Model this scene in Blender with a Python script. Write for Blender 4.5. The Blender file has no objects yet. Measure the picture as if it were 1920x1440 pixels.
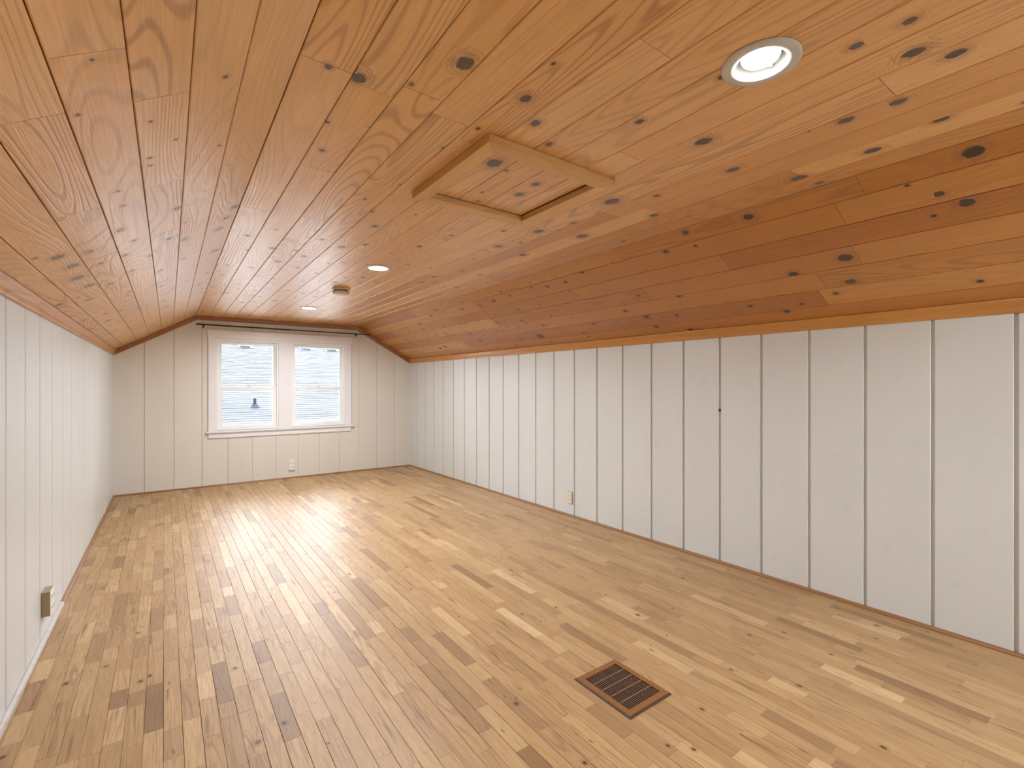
import bpy, bmesh, math, random
from mathutils import Vector, Matrix
RNG = random.Random(7)
S = bpy.context.scene
COL = S.collection

# ------------------------------------------------------------ camera, world, lights, exposure
YAW = math.atan(652.0 / 900.0)
cam_d = bpy.data.cameras.new('camera')
cam_d.sensor_width = 36.0
cam_d.lens = 900.0 / 1920.0 * 36.0
cam_d.shift_y = 1.5 / 1920.0
cam_d.clip_start = 0.02
cam = bpy.data.objects.new('camera', cam_d); COL.objects.link(cam)
cam.location = (0, 0, 1.3)
cam.rotation_euler = (math.pi / 2, 0, -YAW)
S.camera = cam
S.view_settings.view_transform = 'Standard'
S.view_settings.look = 'None'
S.view_settings.exposure = 1.47
S.view_settings.gamma = 1.0
S.view_settings.use_curve_mapping = False
S.cycles.max_bounces = 10
S.cycles.diffuse_bounces = 6
S.cycles.transparent_max_bounces = 12
S.cycles.sample_clamp_indirect = 4.0

SKY = 6.8
w = bpy.data.worlds.new('overcast_sky'); S.world = w; w.use_nodes = True
bg = w.node_tree.nodes['Background']
bg.inputs[0].default_value = (0.83, 0.90, 1.0, 1)
bg.inputs[1].default_value = SKY

def area(name, loc, rot, sx, sy, power, color, shape='RECTANGLE'):
    d = bpy.data.lights.new(name, 'AREA'); d.shape = shape; d.size = sx; d.size_y = sy
    d.energy = power; d.color = color
    o = bpy.data.objects.new(name, d); COL.objects.link(o); o.location = loc; o.rotation_euler = rot
    return o
# added fill light behind the photographer, standing in for daylight from an unseen window
area('rear_fill_light', (2.93, -1.53, 1.05), (math.radians(90), 0, math.radians(180)), .40, .92, 40, (0.78, 0.90, 1.0))

# ------------------------------------------------------------ helpers
def tag(o, label=None, cat=None, group=None, kind=None):
    if label: o['label'] = label
    if cat: o['category'] = cat
    if group: o['group'] = group
    if kind: o['kind'] = kind
    return o

class MB:
    """collects polygons with three uv layers: grain, knot, tone"""
    def __init__(s): s.v = []; s.f = []; s.u = []; s.k = []; s.t = []; s.sm = []
    def face(s, pts, uv=None, kn=None, tone=(.5, .5), smooth=False):
        i = len(s.v); s.v += [tuple(p) for p in pts]; s.f.append(tuple(range(i, i + len(pts))))
        s.u += uv or [(p[0] + p[2], p[1] + p[2]) for p in pts]
        s.k += kn or [(9, 9)] * len(pts)
        s.t += [tone] * len(pts); s.sm.append(smooth)
    def box(s, x0, x1, y0, y1, z0, z1, c=0.0, tone=(.5, .5), mat=None):
        """chamfered box"""
        cx, cy, cz = (x0 + x1) / 2, (y0 + y1) / 2, (z0 + z1) / 2
        hx, hy, hz = abs(x1 - x0) / 2, abs(y1 - y0) / 2, abs(z1 - z0) / 2
        c = min(c, hx * .9, hy * .9, hz * .9)
        def P(x, y, z):
            p = Vector((cx + x, cy + y, cz + z)); return mat @ p if mat else p
        for ax in range(3):
            for sg in (-1, 1):
                h = [hx, hy, hz]; a, b = [(1, 2), (2, 0), (0, 1)][ax]
                q = []
                for (sa, sb) in ((-1, -1), (1, -1), (1, 1), (-1, 1)):
                    p = [0, 0, 0]; p[ax] = sg * h[ax]; p[a] = sa * (h[a] - c); p[b] = sb * (h[b] - c); q.append(P(*p))
                s.face(q if sg > 0 else q[::-1], tone=tone)
        if c > 0:
            for ax in range(3):
                a, b = [(1, 2), (2, 0), (0, 1)][ax]; h = [hx, hy, hz]
                for sa in (-1, 1):
                    for sb in (-1, 1):
                        def Q(e, wh):
                            p = [0, 0, 0]; p[ax] = e * (h[ax] - c)
                            p[a] = sa * (h[a] - (0 if wh else c)); p[b] = sb * (h[b] - (c if wh else 0)); return P(*p)
                        q = [Q(-1, 1), Q(1, 1), Q(1, 0), Q(-1, 0)]
                        s.face(q if sa * sb > 0 else q[::-1], tone=tone)
            for a in (-1, 1):
                for b in (-1, 1):
                    for d in (-1, 1):
                        q = [P(a * hx, b * (hy - c), d * (hz - c)), P(a * (hx - c), b * hy, d * (hz - c)), P(a * (hx - c), b * (hy - c), d * hz)]
                        s.face(q if a * b * d > 0 else q[::-1], tone=tone)
        return s
    def lathe(s, prof, c, n=40, mat=None, smooth=True):
        """prof: (r,z) list from outside bottom .. ; c centre"""
        for i in range(len(prof) - 1):
            (r0, z0), (r1, z1) = prof[i], prof[i + 1]
            for j in range(n):
                a0, a1 = 2 * math.pi * j / n, 2 * math.pi * (j + 1) / n
                def P(r, z, a):
                    p = Vector((c[0] + r * math.cos(a), c[1] + r * math.sin(a), c[2] + z)); return mat @ p if mat else p
                q = [P(r0, z0, a0), P(r0, z0, a1), P(r1, z1, a1), P(r1, z1, a0)]
                if r1 < 1e-6: q = q[:3]
                elif r0 < 1e-6: q = [q[0], q[2], q[3]]
                s.face(q, smooth=smooth)
        return s
    def prism(s, prof, p0, p1, out, up=Vector((0, 0, 1)), tone=(.5, .5), out1=None):
        """profile (o,u) swept from p0 to p1"""
        p0, p1, out = Vector(p0), Vector(p1), Vector(out); out1 = Vector(out1) if out1 else out
        a = [p0 + out * o + up * u for o, u in prof]; b = [p1 + out1 * o + up * u for o, u in prof]
        n = len(prof); L = (p1 - p0).length; d = 0
        for i in range(n):
            j = (i + 1) % n; e = (a[j] - a[i]).length
            s.face([a[i], b[i], b[j], a[j]], uv=[(d, 0), (d, L), (d + e, L), (d + e, 0)], tone=tone); d += e
        s.face(a, tone=tone); s.face(b[::-1], tone=tone)
        return s
    def mesh(s, name, merge=True):
        me = bpy.data.meshes.new(name)
        me.from_pydata(s.v, [], s.f)
        for nm, dat in (('UVMap', s.u), ('knot', s.k), ('tone', s.t)):
            l = me.uv_layers.new(name=nm)
            l.data.foreach_set('uv', [c for p in dat for c in p])
        me.polygons.foreach_set('use_smooth', s.sm)
        me.update()
        return me
    def build(s, name, mat, parent=None, merge=True, fixn=True):
        me = s.mesh(name)
        if merge:
            bm = bmesh.new(); bm.from_mesh(me)
            bmesh.ops.remove_doubles(bm, verts=bm.verts, dist=1e-5)
            if fixn: bmesh.ops.recalc_face_normals(bm, faces=bm.faces)
            bm.to_mesh(me); bm.free()
        me.materials.append(mat)
        o = bpy.data.objects.new(name, me); COL.objects.link(o)
        if parent: o.parent = parent; o.matrix_parent_inverse = parent.matrix_world.inverted()
        return o

def empty(name, loc, label=None, cat=None, group=None, kind=None):
    o = bpy.data.objects.new(name, None); COL.objects.link(o); o.location = loc
    o.empty_display_size = .05
    bpy.context.view_layer.update() if False else None
    o.matrix_world = Matrix.Translation(loc)
    return tag(o, label, cat, group, kind)

# ------------------------------------------------------------ materials
class NT:
    def __init__(s, name):
        s.m = bpy.data.materials.new(name); s.m.use_nodes = True; s.t = s.m.node_tree
        s.b = s.t.nodes['Principled BSDF']
    def n(s, typ, **kw):
        o = s.t.nodes.new(typ)
        for k, v in kw.items(): setattr(o, k, v)
        return o
    def put(s, sock, v):
        if isinstance(v, bpy.types.NodeSocket): s.t.links.new(v, sock)
        else:
            try: sock.default_value = v
            except Exception: sock.default_value = (*v, 1)
    def math(s, op, a, b=0.0, c=0.0, clamp=False):
        o = s.n('ShaderNodeMath', operation=op, use_clamp=clamp)
        for i, v in enumerate((a, b, c)): s.put(o.inputs[i], v)
        return o.outputs[0]
    def mr(s, v, a, b, c=0.0, d=1.0, smooth=False):
        o = s.n('ShaderNodeMapRange', interpolation_type='SMOOTHSTEP' if smooth else 'LINEAR', clamp=True)
        for i, x in enumerate((v, a, b, c, d)): s.put(o.inputs[i], x)
        return o.outputs[0]
    def mix(s, f, a, b, mode='MIX'):
        o = s.n('ShaderNodeMix', data_type='RGBA', blend_type=mode)
        s.put(o.inputs[0], f); s.put(o.inputs[6], a); s.put(o.inputs[7], b)
        return o.outputs[2]
    def uv(s, name):
        o = s.n('ShaderNodeUVMap', uv_map=name); x = s.n('ShaderNodeSeparateXYZ'); s.put(x.inputs[0], o.outputs[0])
        return x.outputs[0], x.outputs[1]
    def vec(s, x, y, z=0.0):
        o = s.n('ShaderNodeCombineXYZ')
        for i, v in enumerate((x, y, z)): s.put(o.inputs[i], v)
        return o.outputs[0]
    def noise(s, v, scale=1.0, detail=2.0, rough=.5, dist=0.0):
        o = s.n('ShaderNodeTexNoise'); s.put(o.inputs['Vector'], v)
        o.inputs['Scale'].default_value = scale; o.inputs['Detail'].default_value = detail
        o.inputs['Roughness'].default_value = rough; o.inputs['Distortion'].default_value = dist
        return o.outputs[0]
    def bump(s, h, dist, strength=1.0):
        o = s.n('ShaderNodeBump'); o.inputs['Distance'].default_value = dist; o.inputs['Strength'].default_value = strength
        s.put(o.inputs['Height'], h); s.put(s.b.inputs['Normal'], o.outputs[0])

def wood(name, ramp, grain_dark, ring_amt, ring_freq, fine_amt, rough, spec=.5, coat=0.0, knot_a=(.035, .018, .010), knot_b=(.10, .075, .06),
         bump=.0012, waves=0.0, streak=0.0, across=5.0, along=.55, swirl=(.22, .09, .03), stretch_fine=(230, 5), coat_r=.15):
    g = NT(name)
    u, v = g.uv('UVMap'); kx, ky = g.uv('knot'); t1, t2 = g.uv('tone')
    tz = g.math('MULTIPLY', t1, 37.0)
    r = g.n('ShaderNodeVectorMath', operation='LENGTH'); g.put(r.inputs[0], g.vec(kx, ky)); r = r.outputs['Value']
    wob = g.noise(g.vec(g.math('MULTIPLY', kx, 1.1), g.math('MULTIPLY', ky, 1.1), tz), 1.0, 2)
    wob2 = g.math('MULTIPLY', g.math('SUBTRACT', wob, .5), .9)
    rr = g.math('ADD', r, wob2)
    core = g.mr(rr, .78, 1.08, 1, 0, True)
    rim = g.math('MULTIPLY', g.mr(rr, .60, .95, 0, 1, True), core)
    halo = g.mr(rr, .7, 2.7, 1, 0, True)
    ph = g.noise(g.vec(g.math('MULTIPLY', u, across), g.math('MULTIPLY', v, along), tz), 1.0, 1.0)
    ph = g.math('ADD', g.math('MULTIPLY', ph, ring_freq), g.math('MULTIPLY', halo, 2.6))
    rg = g.math('SINE', g.math('MULTIPLY', ph, 6.283))
    rg = g.mr(rg, -.1, 1.0, 0, 1, True)
    rg = g.math('POWER', rg, 2.0)
    ramt = g.mr(t2, .25, 1.0, ring_amt * .18, ring_amt)
    fine = g.noise(g.vec(g.math('MULTIPLY', u, stretch_fine[0]), g.math('MULTIPLY', v, stretch_fine[1]), tz), 1.0, 2)
    mott = g.noise(g.vec(g.math('MULTIPLY', u, 11), g.math('MULTIPLY', v, 2.6), tz), 1.0, 2)
    cr = g.n('ShaderNodeValToRGB'); g.put(cr.inputs[0], t1)
    e = cr.color_ramp.elements
    e[0].position, e[0].color = ramp[0][0], (*ramp[0][1], 1)
    e[1].position, e[1].color = ramp[-1][0], (*ramp[-1][1], 1)
    for p, c in ramp[1:-1]:
        x = e.new(p); x.color = (*c, 1)
    base = cr.outputs[0]
    f1 = g.math('ADD', g.math('MULTIPLY', rg, ramt), g.math('MULTIPLY', g.mr(fine, .35, .75), fine_amt))
    f1 = g.math('ADD', f1, g.math('MULTIPLY', g.mr(mott, .3, .75), .16), clamp=True)
    c = g.mix(f1, base, g.mix(.78, base, grain_dark))
    c = g.mix(g.math('MULTIPLY', g.math('MULTIPLY', halo, .55), g.mr(wob, .3, .6)), c, swirl)
    if streak:
        sn = g.noise(g.vec(g.math('MULTIPLY', u, 34), g.math('MULTIPLY', v, 2.2), tz), 1.0, 3, .6)
        c = g.mix(g.math('MULTIPLY', g.mr(sn, .60, .74), streak), c, swirl)
        kn = g.noise(g.vec(g.math('MULTIPLY', u, 45), g.math('MULTIPLY', v, 16), tz), 1.0, 1)
        c = g.mix(g.math('MULTIPLY', g.mr(kn, .73, .80), .6), c, knot_a)
    kc = g.mix(g.mr(g.math('FRACT', g.math('MULTIPLY', t1, 9.7)), .3, .7), knot_a, knot_b)
    kc = g.mix(rim, kc, knot_a)
    c = g.mix(g.math('MULTIPLY', core, .93), c, kc)
    g.put(g.b.inputs['Base Color'], c)
    g.put(g.b.inputs['Roughness'], g.math('ADD', g.math('MULTIPLY', fine, .12), rough - .06))
    g.b.inputs['Specular IOR Level'].default_value = spec
    g.b.inputs['Coat Weight'].default_value = coat; g.b.inputs['Coat Roughness'].default_value = coat_r
    h = g.math('ADD', g.math('MULTIPLY', rg, -.18), g.math('MULTIPLY', fine, .25))
    h = g.math('ADD', h, g.math('MULTIPLY', core, -.3))
    if waves:
        wv = g.noise(g.vec(g.math('MULTIPLY', u, 7), g.math('MULTIPLY', v, 11), tz), 1.0, 2)
        wl = g.noise(g.vec(g.math('MULTIPLY', u, 2.2), g.math('MULTIPLY', v, 2.6), tz), 1.0, 1)
        wv = g.math('MULTIPLY', wv, g.mr(wl, .42, .68, .12, 1.0))
        h = g.math('ADD', h, g.math('MULTIPLY', wv, waves))
    g.bump(h, bump)
    if coat:
        bn = g.b.inputs['Normal'].links[0].from_socket; g.t.links.new(bn, g.b.inputs['Coat Normal'])
    return g.m

def paint(name, col, rough=.4, var=.04, bump=.0006, knots=True, spec=.5):
    g = NT(name); u, v = g.uv('UVMap'); kx, ky = g.uv('knot'); t1, t2 = g.uv('tone')
    tz = g.math('MULTIPLY', t1, 37.0)
    n1 = g.noise(g.vec(g.math('MULTIPLY', u, 3), g.math('MULTIPLY', v, 1.2), tz), 1, 3)
    n2 = g.noise(g.vec(g.math('MULTIPLY', u, 120), g.math('MULTIPLY', v, 3), tz), 1, 2)
    dirt = g.noise(g.vec(g.math('MULTIPLY', u, 16), g.math('MULTIPLY', v, 16), tz), 1, 4, .7)
    lo = tuple(c * (1 - var * 2.2) for c in col)
    c = g.mix(g.mr(n1, .3, .7), col, tuple(c * (1 - var) for c in col))
    c = g.mix(g.mr(dirt, .70, .80), c, tuple(x * .86 for x in col))
    r = g.n('ShaderNodeVectorMath', operation='LENGTH'); g.put(r.inputs[0], g.vec(kx, ky)); r = r.outputs['Value']
    kk = g.math('MULTIPLY', g.mr(r, .75, 1.0, 0, 1, True), g.mr(r, 1.0, 1.25, 1, 0, True))
    kin = g.mr(r, .9, 1.1, 1, 0, True)
    c = g.mix(g.math('MULTIPLY', g.math('ADD', kk, kin), .13), c, tuple(x * f for x, f in zip(col, (.80, .77, .70))))
    g.put(g.b.inputs['Base Color'], c); g.b.inputs['Roughness'].default_value = rough
    g.b.inputs['Specular IOR Level'].default_value = spec
    h = g.math('ADD', g.math('MULTIPLY', n2, .5), g.math('MULTIPLY', kk, -.6))
    h = g.math('ADD', h, g.math('MULTIPLY', n1, 2.0))
    g.bump(h, bump)
    return g.m

def plain(name, col, rough=.5, metal=0.0, var=.06, scale=30, spec=.5, bump=0.0):
    g = NT(name); tc = g.n('ShaderNodeTexCoord')
    n = g.noise(tc.outputs['Object'], scale, 3)
    g.put(g.b.inputs['Base Color'], g.mix(n, tuple(min(1, c * (1 + var)) for c in col), tuple(c * (1 - var) for c in col)))
    g.b.inputs['Roughness'].default_value = rough; g.b.inputs['Metallic'].default_value = metal
    g.b.inputs['Specular IOR Level'].default_value = spec
    if bump: g.bump(n, bump)
    return g.m

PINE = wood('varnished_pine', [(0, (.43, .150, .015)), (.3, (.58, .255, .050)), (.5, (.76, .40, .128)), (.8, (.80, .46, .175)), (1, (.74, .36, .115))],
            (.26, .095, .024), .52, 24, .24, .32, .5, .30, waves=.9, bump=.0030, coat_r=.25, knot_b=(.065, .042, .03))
TRIMW = wood('varnished_trim', [(0, (.50, .205, .030)), (1, (.62, .30, .080))], (.26, .09, .014), .5, 10, .25, .38, .5, .15)
HATCHW = wood('hatch_trim', [(0, (.66, .38, .13)), (1, (.74, .44, .17))], (.30, .12, .04), .5, 10, .2, .42, .4, 0)
OAK = wood('oak_strip', [(0, (.27, .165, .075)), (.14, (.36, .225, .105)), (.35, (.47, .305, .142)), (.7, (.53, .36, .172)), (.9, (.61, .43, .215)), (1, (.73, .55, .30))],
           (.20, .095, .04), .38, 13, .52, .45, .5, .0, knot_a=(.05, .025, .013), knot_b=(.12, .055, .03), bump=.0010, streak=.75,
           across=13, along=.9, swirl=(.15, .07, .03), stretch_fine=(420, 12), waves=.5, coat_r=.25)
TRIMD = wood('dark_red_trim', [(0, (.32, .115, .018)), (1, (.38, .14, .025))], (.14, .04, .01), .4, 10, .25, .38)
SHOEW = wood('shoe_oak', [(0, (.26, .125, .045)), (1, (.34, .165, .06))], (.14, .06, .02), .5, 10, .3, .4)
WHITE = paint('white_panel_paint', (.685, .715, .705), .34)
CREAM = paint('cream_panel_paint', (.715, .69, .625), .45)
GROOVE = paint('shaded_groove_paint', (.50, .49, .45), .5)  # shade of the recessed channels put into a darker backing colour
GROOVEB = paint('shaded_gable_groove', (.60, .57, .50), .5)  # gable groove shade likewise carried by the darker backing colour
TRIMP = paint('white_trim_paint', (.80, .81, .83), .35, .02)
BACK = plain('dark_joint', (.05, .022, .010), .9)
FLBACK = plain('dark_floor_joint', (.045, .025, .014), .9)
VINYL = plain('white_vinyl', (.84, .86, .85), .3, var=.01)
BLACK = plain('black_metal', (.012, .012, .014), .4)
IVORY = plain('ivory_plastic', (.74, .68, .54), .35, var=.02)
SHADEP = plain('shaded_side_plastic', (.33, .255, .125), .45, var=.03)  # tan tone paints the shade on the outlets' sides
WPLAST = plain('white_plastic', (.82, .81, .78), .3, var=.02)
SLOT = plain('dark_slot', (.03, .025, .02), .6)
STEEL = plain('steel', (.6, .6, .6), .35, 1)
BRONZE = plain('bronze_painted_metal', (.23, .10, .026), .42, var=.12, scale=60)
BRONZED = plain('dark_bronze_edge', (.085, .042, .022), .4, var=.2, scale=80)
BARM = plain('tan_metal_bar', (.33, .19, .12), .4, var=.1)
DUCT = plain('duct_dark', (.012, .006, .004), .9)
SMOKE = plain('aged_cream_plastic', (.62, .50, .34), .45, var=.05)
WORN = plain('worn_white_shoe_paint', (.50, .47, .44), .38, var=.22, scale=22)

def emis(name, col, st):
    g = NT(name); g.b.inputs['Emission Color'].default_value = (*col, 1); g.b.inputs['Emission Strength'].default_value = st
    g.b.inputs['Base Color'].default_value = (.9, .9, .9, 1); return g.m
BULB = emis('lamp_lens', (1, .97, .93), 3.0)

def glass_mat():
    g = NT('window_glass'); t = g.t
    tr = t.nodes.new('ShaderNodeBsdfTransparent'); tr.inputs[0].default_value = (.97, .98, .98, 1)
    gl = t.nodes.new('ShaderNodeBsdfGlossy'); gl.inputs['Roughness'].default_value = .02
    fr = t.nodes.new('ShaderNodeFresnel'); fr.inputs[0].default_value = 1.45
    mx = t.nodes.new('ShaderNodeMixShader')
    t.links.new(fr.outputs[0], mx.inputs[0]); t.links.new(tr.outputs[0], mx.inputs[1]); t.links.new(gl.outputs[0], mx.inputs[2])
    t.links.new(mx.outputs[0], t.nodes['Material Output'].inputs[0]); return g.m
GLASS = glass_mat()

# ------------------------------------------------------------ room geometry (camera at x=0,y=0; +Y runs along the attic)
Y0, Y1 = -1.6, 7.22
ZC, ZW = 2.172, 1.70
def lin(a, b): return lambda y: a[0] + (b[0] - a[0]) * (y - a[1]) / (b[1] - a[1])
WL = lin((-.505, 2.6), (-.48, 7.22)); WR = lin((3.312, .44), (3.197, 7.22))
RL = lin((.289, 1.3), (.324, 7.07)); RR = lin((2.328, .295), (2.36, 7.1))

class Surf:
    """ruled strip between two lines; f in 0..1 across, y along; n points into the room"""
    def __init__(s, A, za, B, zb, n, width): s.A, s.za, s.B, s.zb, s.n, s.w = A, za, B, zb, Vector(n).normalized(), width
    def P(s, f, y, h=0.0):
        a = s.A(y); b = s.B(y)
        return Vector((a + (b - a) * f, y, s.za + (s.zb - s.za) * f)) + s.n * h
SL = Surf(WL, ZW, RL, ZC, (.48, 0, -.81), .94)
SF = Surf(RL, ZC, RR, ZC, (0, 0, -1), 2.04)
SR = Surf(WR, ZW, RR, ZC, (-.46, 0, -.90), 1.04)
FL = Surf(lambda y: 0.0, 0, lambda y: 1.0, 0, (0, 0, 1), 1.0)

def board(mb, sf, f0, f1, y0, y1, gap, bev, th, knots=(), tone=None, seg=.11, endgap=.0008, lift=0.0):
    """one tongue-and-groove board with eased edges, its knots carried in the 'knot' uv layer"""
    W = sf.w; tone = tone or (RNG.random(), RNG.random()); ou, ov = RNG.random() * 20, RNG.random() * 40
    g = gap / W; c = bev / W
    prof = [(f0 + g, -th), (f0 + g, -bev), (f0 + g + c, lift), (f1 - g - c, lift), (f1 - g, -bev), (f1 - g, -th)]
    y0 += endgap; y1 -= endgap
    kn = [(f * W, y, r) for f, y, r in knots if f0 < f < f1 and y0 - .1 < y < y1 + .1]
    n = max(1, int(math.ceil((y1 - y0) / seg))) if kn else 1
    ys = [y0 + (y1 - y0) * i / n for i in range(n + 1)]
    def near(ym):
        if not kn: return None
        return min(kn, key=lambda k: abs(k[1] - ym))
    for i in range(n):
        ya, yb = ys[i], ys[i + 1]; k = near((ya + yb) / 2)
        for j in range(5):
            (fa, ha), (fb, hb) = prof[j], prof[j + 1]
            q = [(fa, ya, ha), (fb, ya, hb), (fb, yb, hb), (fa, yb, ha)]
            uv = [(p[0] * W + ou, p[1] + ov) for p in q]
            ku = [((p[0] * W - k[0]) / k[2], (p[1] - k[1]) / (k[2] * 1.25)) for p in q] if k else None
            mb.face([sf.P(*p) for p in q], uv, ku, tone)
    for yy in (y0, y1):
        mb.face([sf.P(f, yy, h) for f, h in prof], [(f * W + ou, yy + ov) for f, h in prof], None, tone)

# ---- backing of ceiling (closed thin shells so that nothing leaks)
def slab(name, quads, th, mat, parent=None, kind='structure'):
    mb = MB()
    for q, n in quads:
        q = [Vector(p) for p in q]; n = Vector(n) * th
        t = [p + n for p in q]
        mb.face(q); mb.face(t[::-1])
        for i in range(4):
            j = (i + 1) % 4; mb.face([q[j], q[i], t[i], t[j]])
    o = mb.build(name, mat, parent, merge=False)
    bm = bmesh.new(); bm.from_mesh(o.data); bmesh.ops.remove_doubles(bm, verts=bm.verts, dist=1e-5); bmesh.ops.recalc_face_normals(bm, faces=bm.faces); bm.to_mesh(o.data); bm.free()
    if kind: o['kind'] = kind
    return o
D = .014
def q4(sf, e0=0.0, e1=0.0): return [sf.P(-e0, Y0 - .1, -D), sf.P(1 + e1, Y0 - .1, -D), sf.P(1 + e1, Y1 + .1, -D), sf.P(-e0, Y1 + .1, -D)]
LAMPS = [(1.308, .658), (1.290, 3.478), (1.325, 5.74)]
ceiling = slab('ceiling', [(q4(SL, .12, .02), (0, 0, .02)), (q4(SR, .12, .02), (0, 0, .02))], 1.0, BACK)
tag(ceiling, 'vaulted attic ceiling of varnished knotty pine boards')
# flat part of the backing, left open where the three downlights go up through it
mbf = MB(); hs = .066; ysl = [Y0 - .1]
for lx, ly in LAMPS: ysl += [ly - hs, ly + hs]
ysl.append(Y1 + .1)
for i in range(len(ysl) - 1):
    a, b = ysl[i], ysl[i + 1]
    if i % 2 == 0: mbf.box(.27, 2.40, a, b, ZC + D, ZC + D + .012)
    else:
        lx = LAMPS[i // 2][0]
        mbf.box(.27, lx - hs, a, b, ZC + D, ZC + D + .012); mbf.box(lx + hs, 2.40, a, b, ZC + D, ZC + D + .012)
mbf.build('ceiling_backing', BACK, ceiling)

KN = {'L': [], 'F': [], 'R': []}
for s_ in 'F 0.078 1.36 24;F 0.143 1.30 9;F 0.072 1.65 9;F 0.090 1.86 12;F 0.134 1.61 13;F 0.234 1.96 23;F 0.265 1.98 9;L 0.794 1.40 8;L 0.819 1.84 7;F 0.037 1.36 12;F 0.183 1.13 29;F 0.295 1.16 21;F 0.278 0.99 7;F 0.349 1.25 20;F 0.483 1.04 16;F 0.411 1.33 15;F 0.702 1.57 41;F 0.700 2.12 33;F 0.829 2.04 38;F 0.735 1.90 26;F 0.811 2.57 29;F 0.758 1.40 17;F 0.856 1.57 25;F 0.281 1.39 9;F 0.265 1.58 8;F 0.618 2.23 15;F 0.690 2.50 27;F 0.723 2.35 13;F 0.491 2.79 20;F 0.521 2.48 12;F 0.366 2.28 8;R 0.964 1.61 21;F 0.962 1.96 16;F 0.625 0.99 31;F 0.773 1.05 26;F 0.920 0.93 34;F 0.981 0.90 18;F 0.757 0.50 23;F 0.873 0.45 23;F 0.737 0.30 14;F 0.905 0.66 28;R 0.946 0.43 33;R 0.787 0.56 19;R 0.708 0.49 26;R 0.520 0.98 35;R 0.465 1.25 27;R 0.327 1.02 26;R 0.947 1.26 27;R 0.244 1.12 15;R 0.232 1.61 17;R 0.190 0.54 15;F 0.566 0.48 16;F 0.739 0.73 9;R 0.197 3.76 48;R 0.356 3.54 20;R 0.252 4.80 25;R 0.824 4.34 22;R 0.841 5.03 25;R 0.405 4.80 25;R 0.823 3.75 25;R 0.830 2.96 17;R 0.827 2.75 16;R 0.863 3.13 13;R 0.878 2.52 15;R 0.838 3.47 14;R 0.651 5.59 20;R 0.757 5.49 26;R 0.227 5.69 28;R 0.205 5.86 29;R 0.378 2.52 21;R 0.269 2.40 25;R 0.125 2.41 21;R 0.043 2.16 20;R 0.130 1.43 20;R 0.445 2.00 18;R 0.525 2.28 15;R 0.239 2.15 16;R 0.187 1.32 13;R 0.864 1.81 19;R 0.849 1.62 12;L 0.207 2.56 31;L 0.145 2.48 12;L 0.229 2.77 32;L 0.213 3.02 35;L 0.233 3.28 30;L 0.187 3.65 21;L 0.331 2.89 17;L 0.326 3.42 18;L 0.487 2.17 9;L 0.314 2.63 20;L 0.687 2.40 18;L 0.455 2.46 17;L 0.497 2.68 14;L 0.725 2.65 7;L 0.552 3.08 16;L 0.451 3.29 17;L 0.058 3.49 23;L 0.186 4.75 24;L 0.296 4.49 19;L 0.732 2.97 22;L 0.650 1.64 13;L 0.672 1.71 6;L 0.592 1.80 8;L 0.592 1.86 8;L 0.497 1.24 5;L 0.441 1.45 6;L 0.602 1.56 6;L 0.482 2.01 7;F 0.315 2.58 21;F 0.271 2.37 11;F 0.230 2.23 10;F 0.300 3.09 27;F 0.227 3.46 22;F 0.191 3.35 17;F 0.245 3.83 20;F 0.170 3.72 23;F 0.033 4.44 17;F 0.067 3.52 17;F 0.077 5.28 30;F 0.303 4.82 20;F 0.437 4.98 26;F 0.427 4.18 23;F 0.491 3.86 22;F 0.517 4.10 18;F 0.188 5.28 21;F 0.301 5.48 28;F 0.041 5.40 20;F 0.172 5.79 23;L 0.973 2.66 23;L 0.951 2.82 22;L 0.926 3.00 26;L 0.945 3.55 30;R 0.674 0.60 11;R 0.874 0.64 9'.split(';'):
    n_, f_, y_, r_ = s_.split(); KN[n_].append((float(f_), float(y_), float(r_) / 1000 * .82))
BT = {'L': [], 'F': [], 'R': []}
for s_ in 'L 0.352 1.43;L 0.632 1.44;L 0.636 2.06;L 0.349 2.11;L 0.353 2.78;L 0.066 2.83;L 0.634 2.71;L 0.493 3.37;L 0.188 4.26;L 0.919 2.04;F 0.092 1.39;F 0.091 2.03;F 0.227 2.03;F 0.228 1.40;F 0.032 2.67;F 0.163 2.65;F 0.366 3.34;F 0.689 2.70;F 0.667 3.46;R 0.819 4.07;R 0.673 2.79;R 0.511 4.15;R 0.530 5.41;R 0.926 2.14;R 0.672 1.54;R 0.517 2.20;R 0.809 0.90;R 0.519 0.93;F 0.373 0.79'.split(';'):
    n_, f_, y_ = s_.split(); BT[n_].append((float(f_), float(y_)))
JT = {'L': [0, .12, .275, .42, .565, .705, .845, 1.0],
      'F': [0, .069, .135, .199, .267, .334, .400, .467, .533, .599, .666, .737, .801, .869, .932, 1.0],
      'R': [0, .14, .294, .447, .594, .737, .885, 1.0]}
SFS = {'L': SL, 'F': SF, 'R': SR}
HX0, HX1, HY0, HY1 = .972, 1.490, 1.452, 1.970     # opening of the hatch
def hatch_f(): return [(RR(1.7) - RL(1.7)), RL(1.7)]
boards_near_lamps = []
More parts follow.
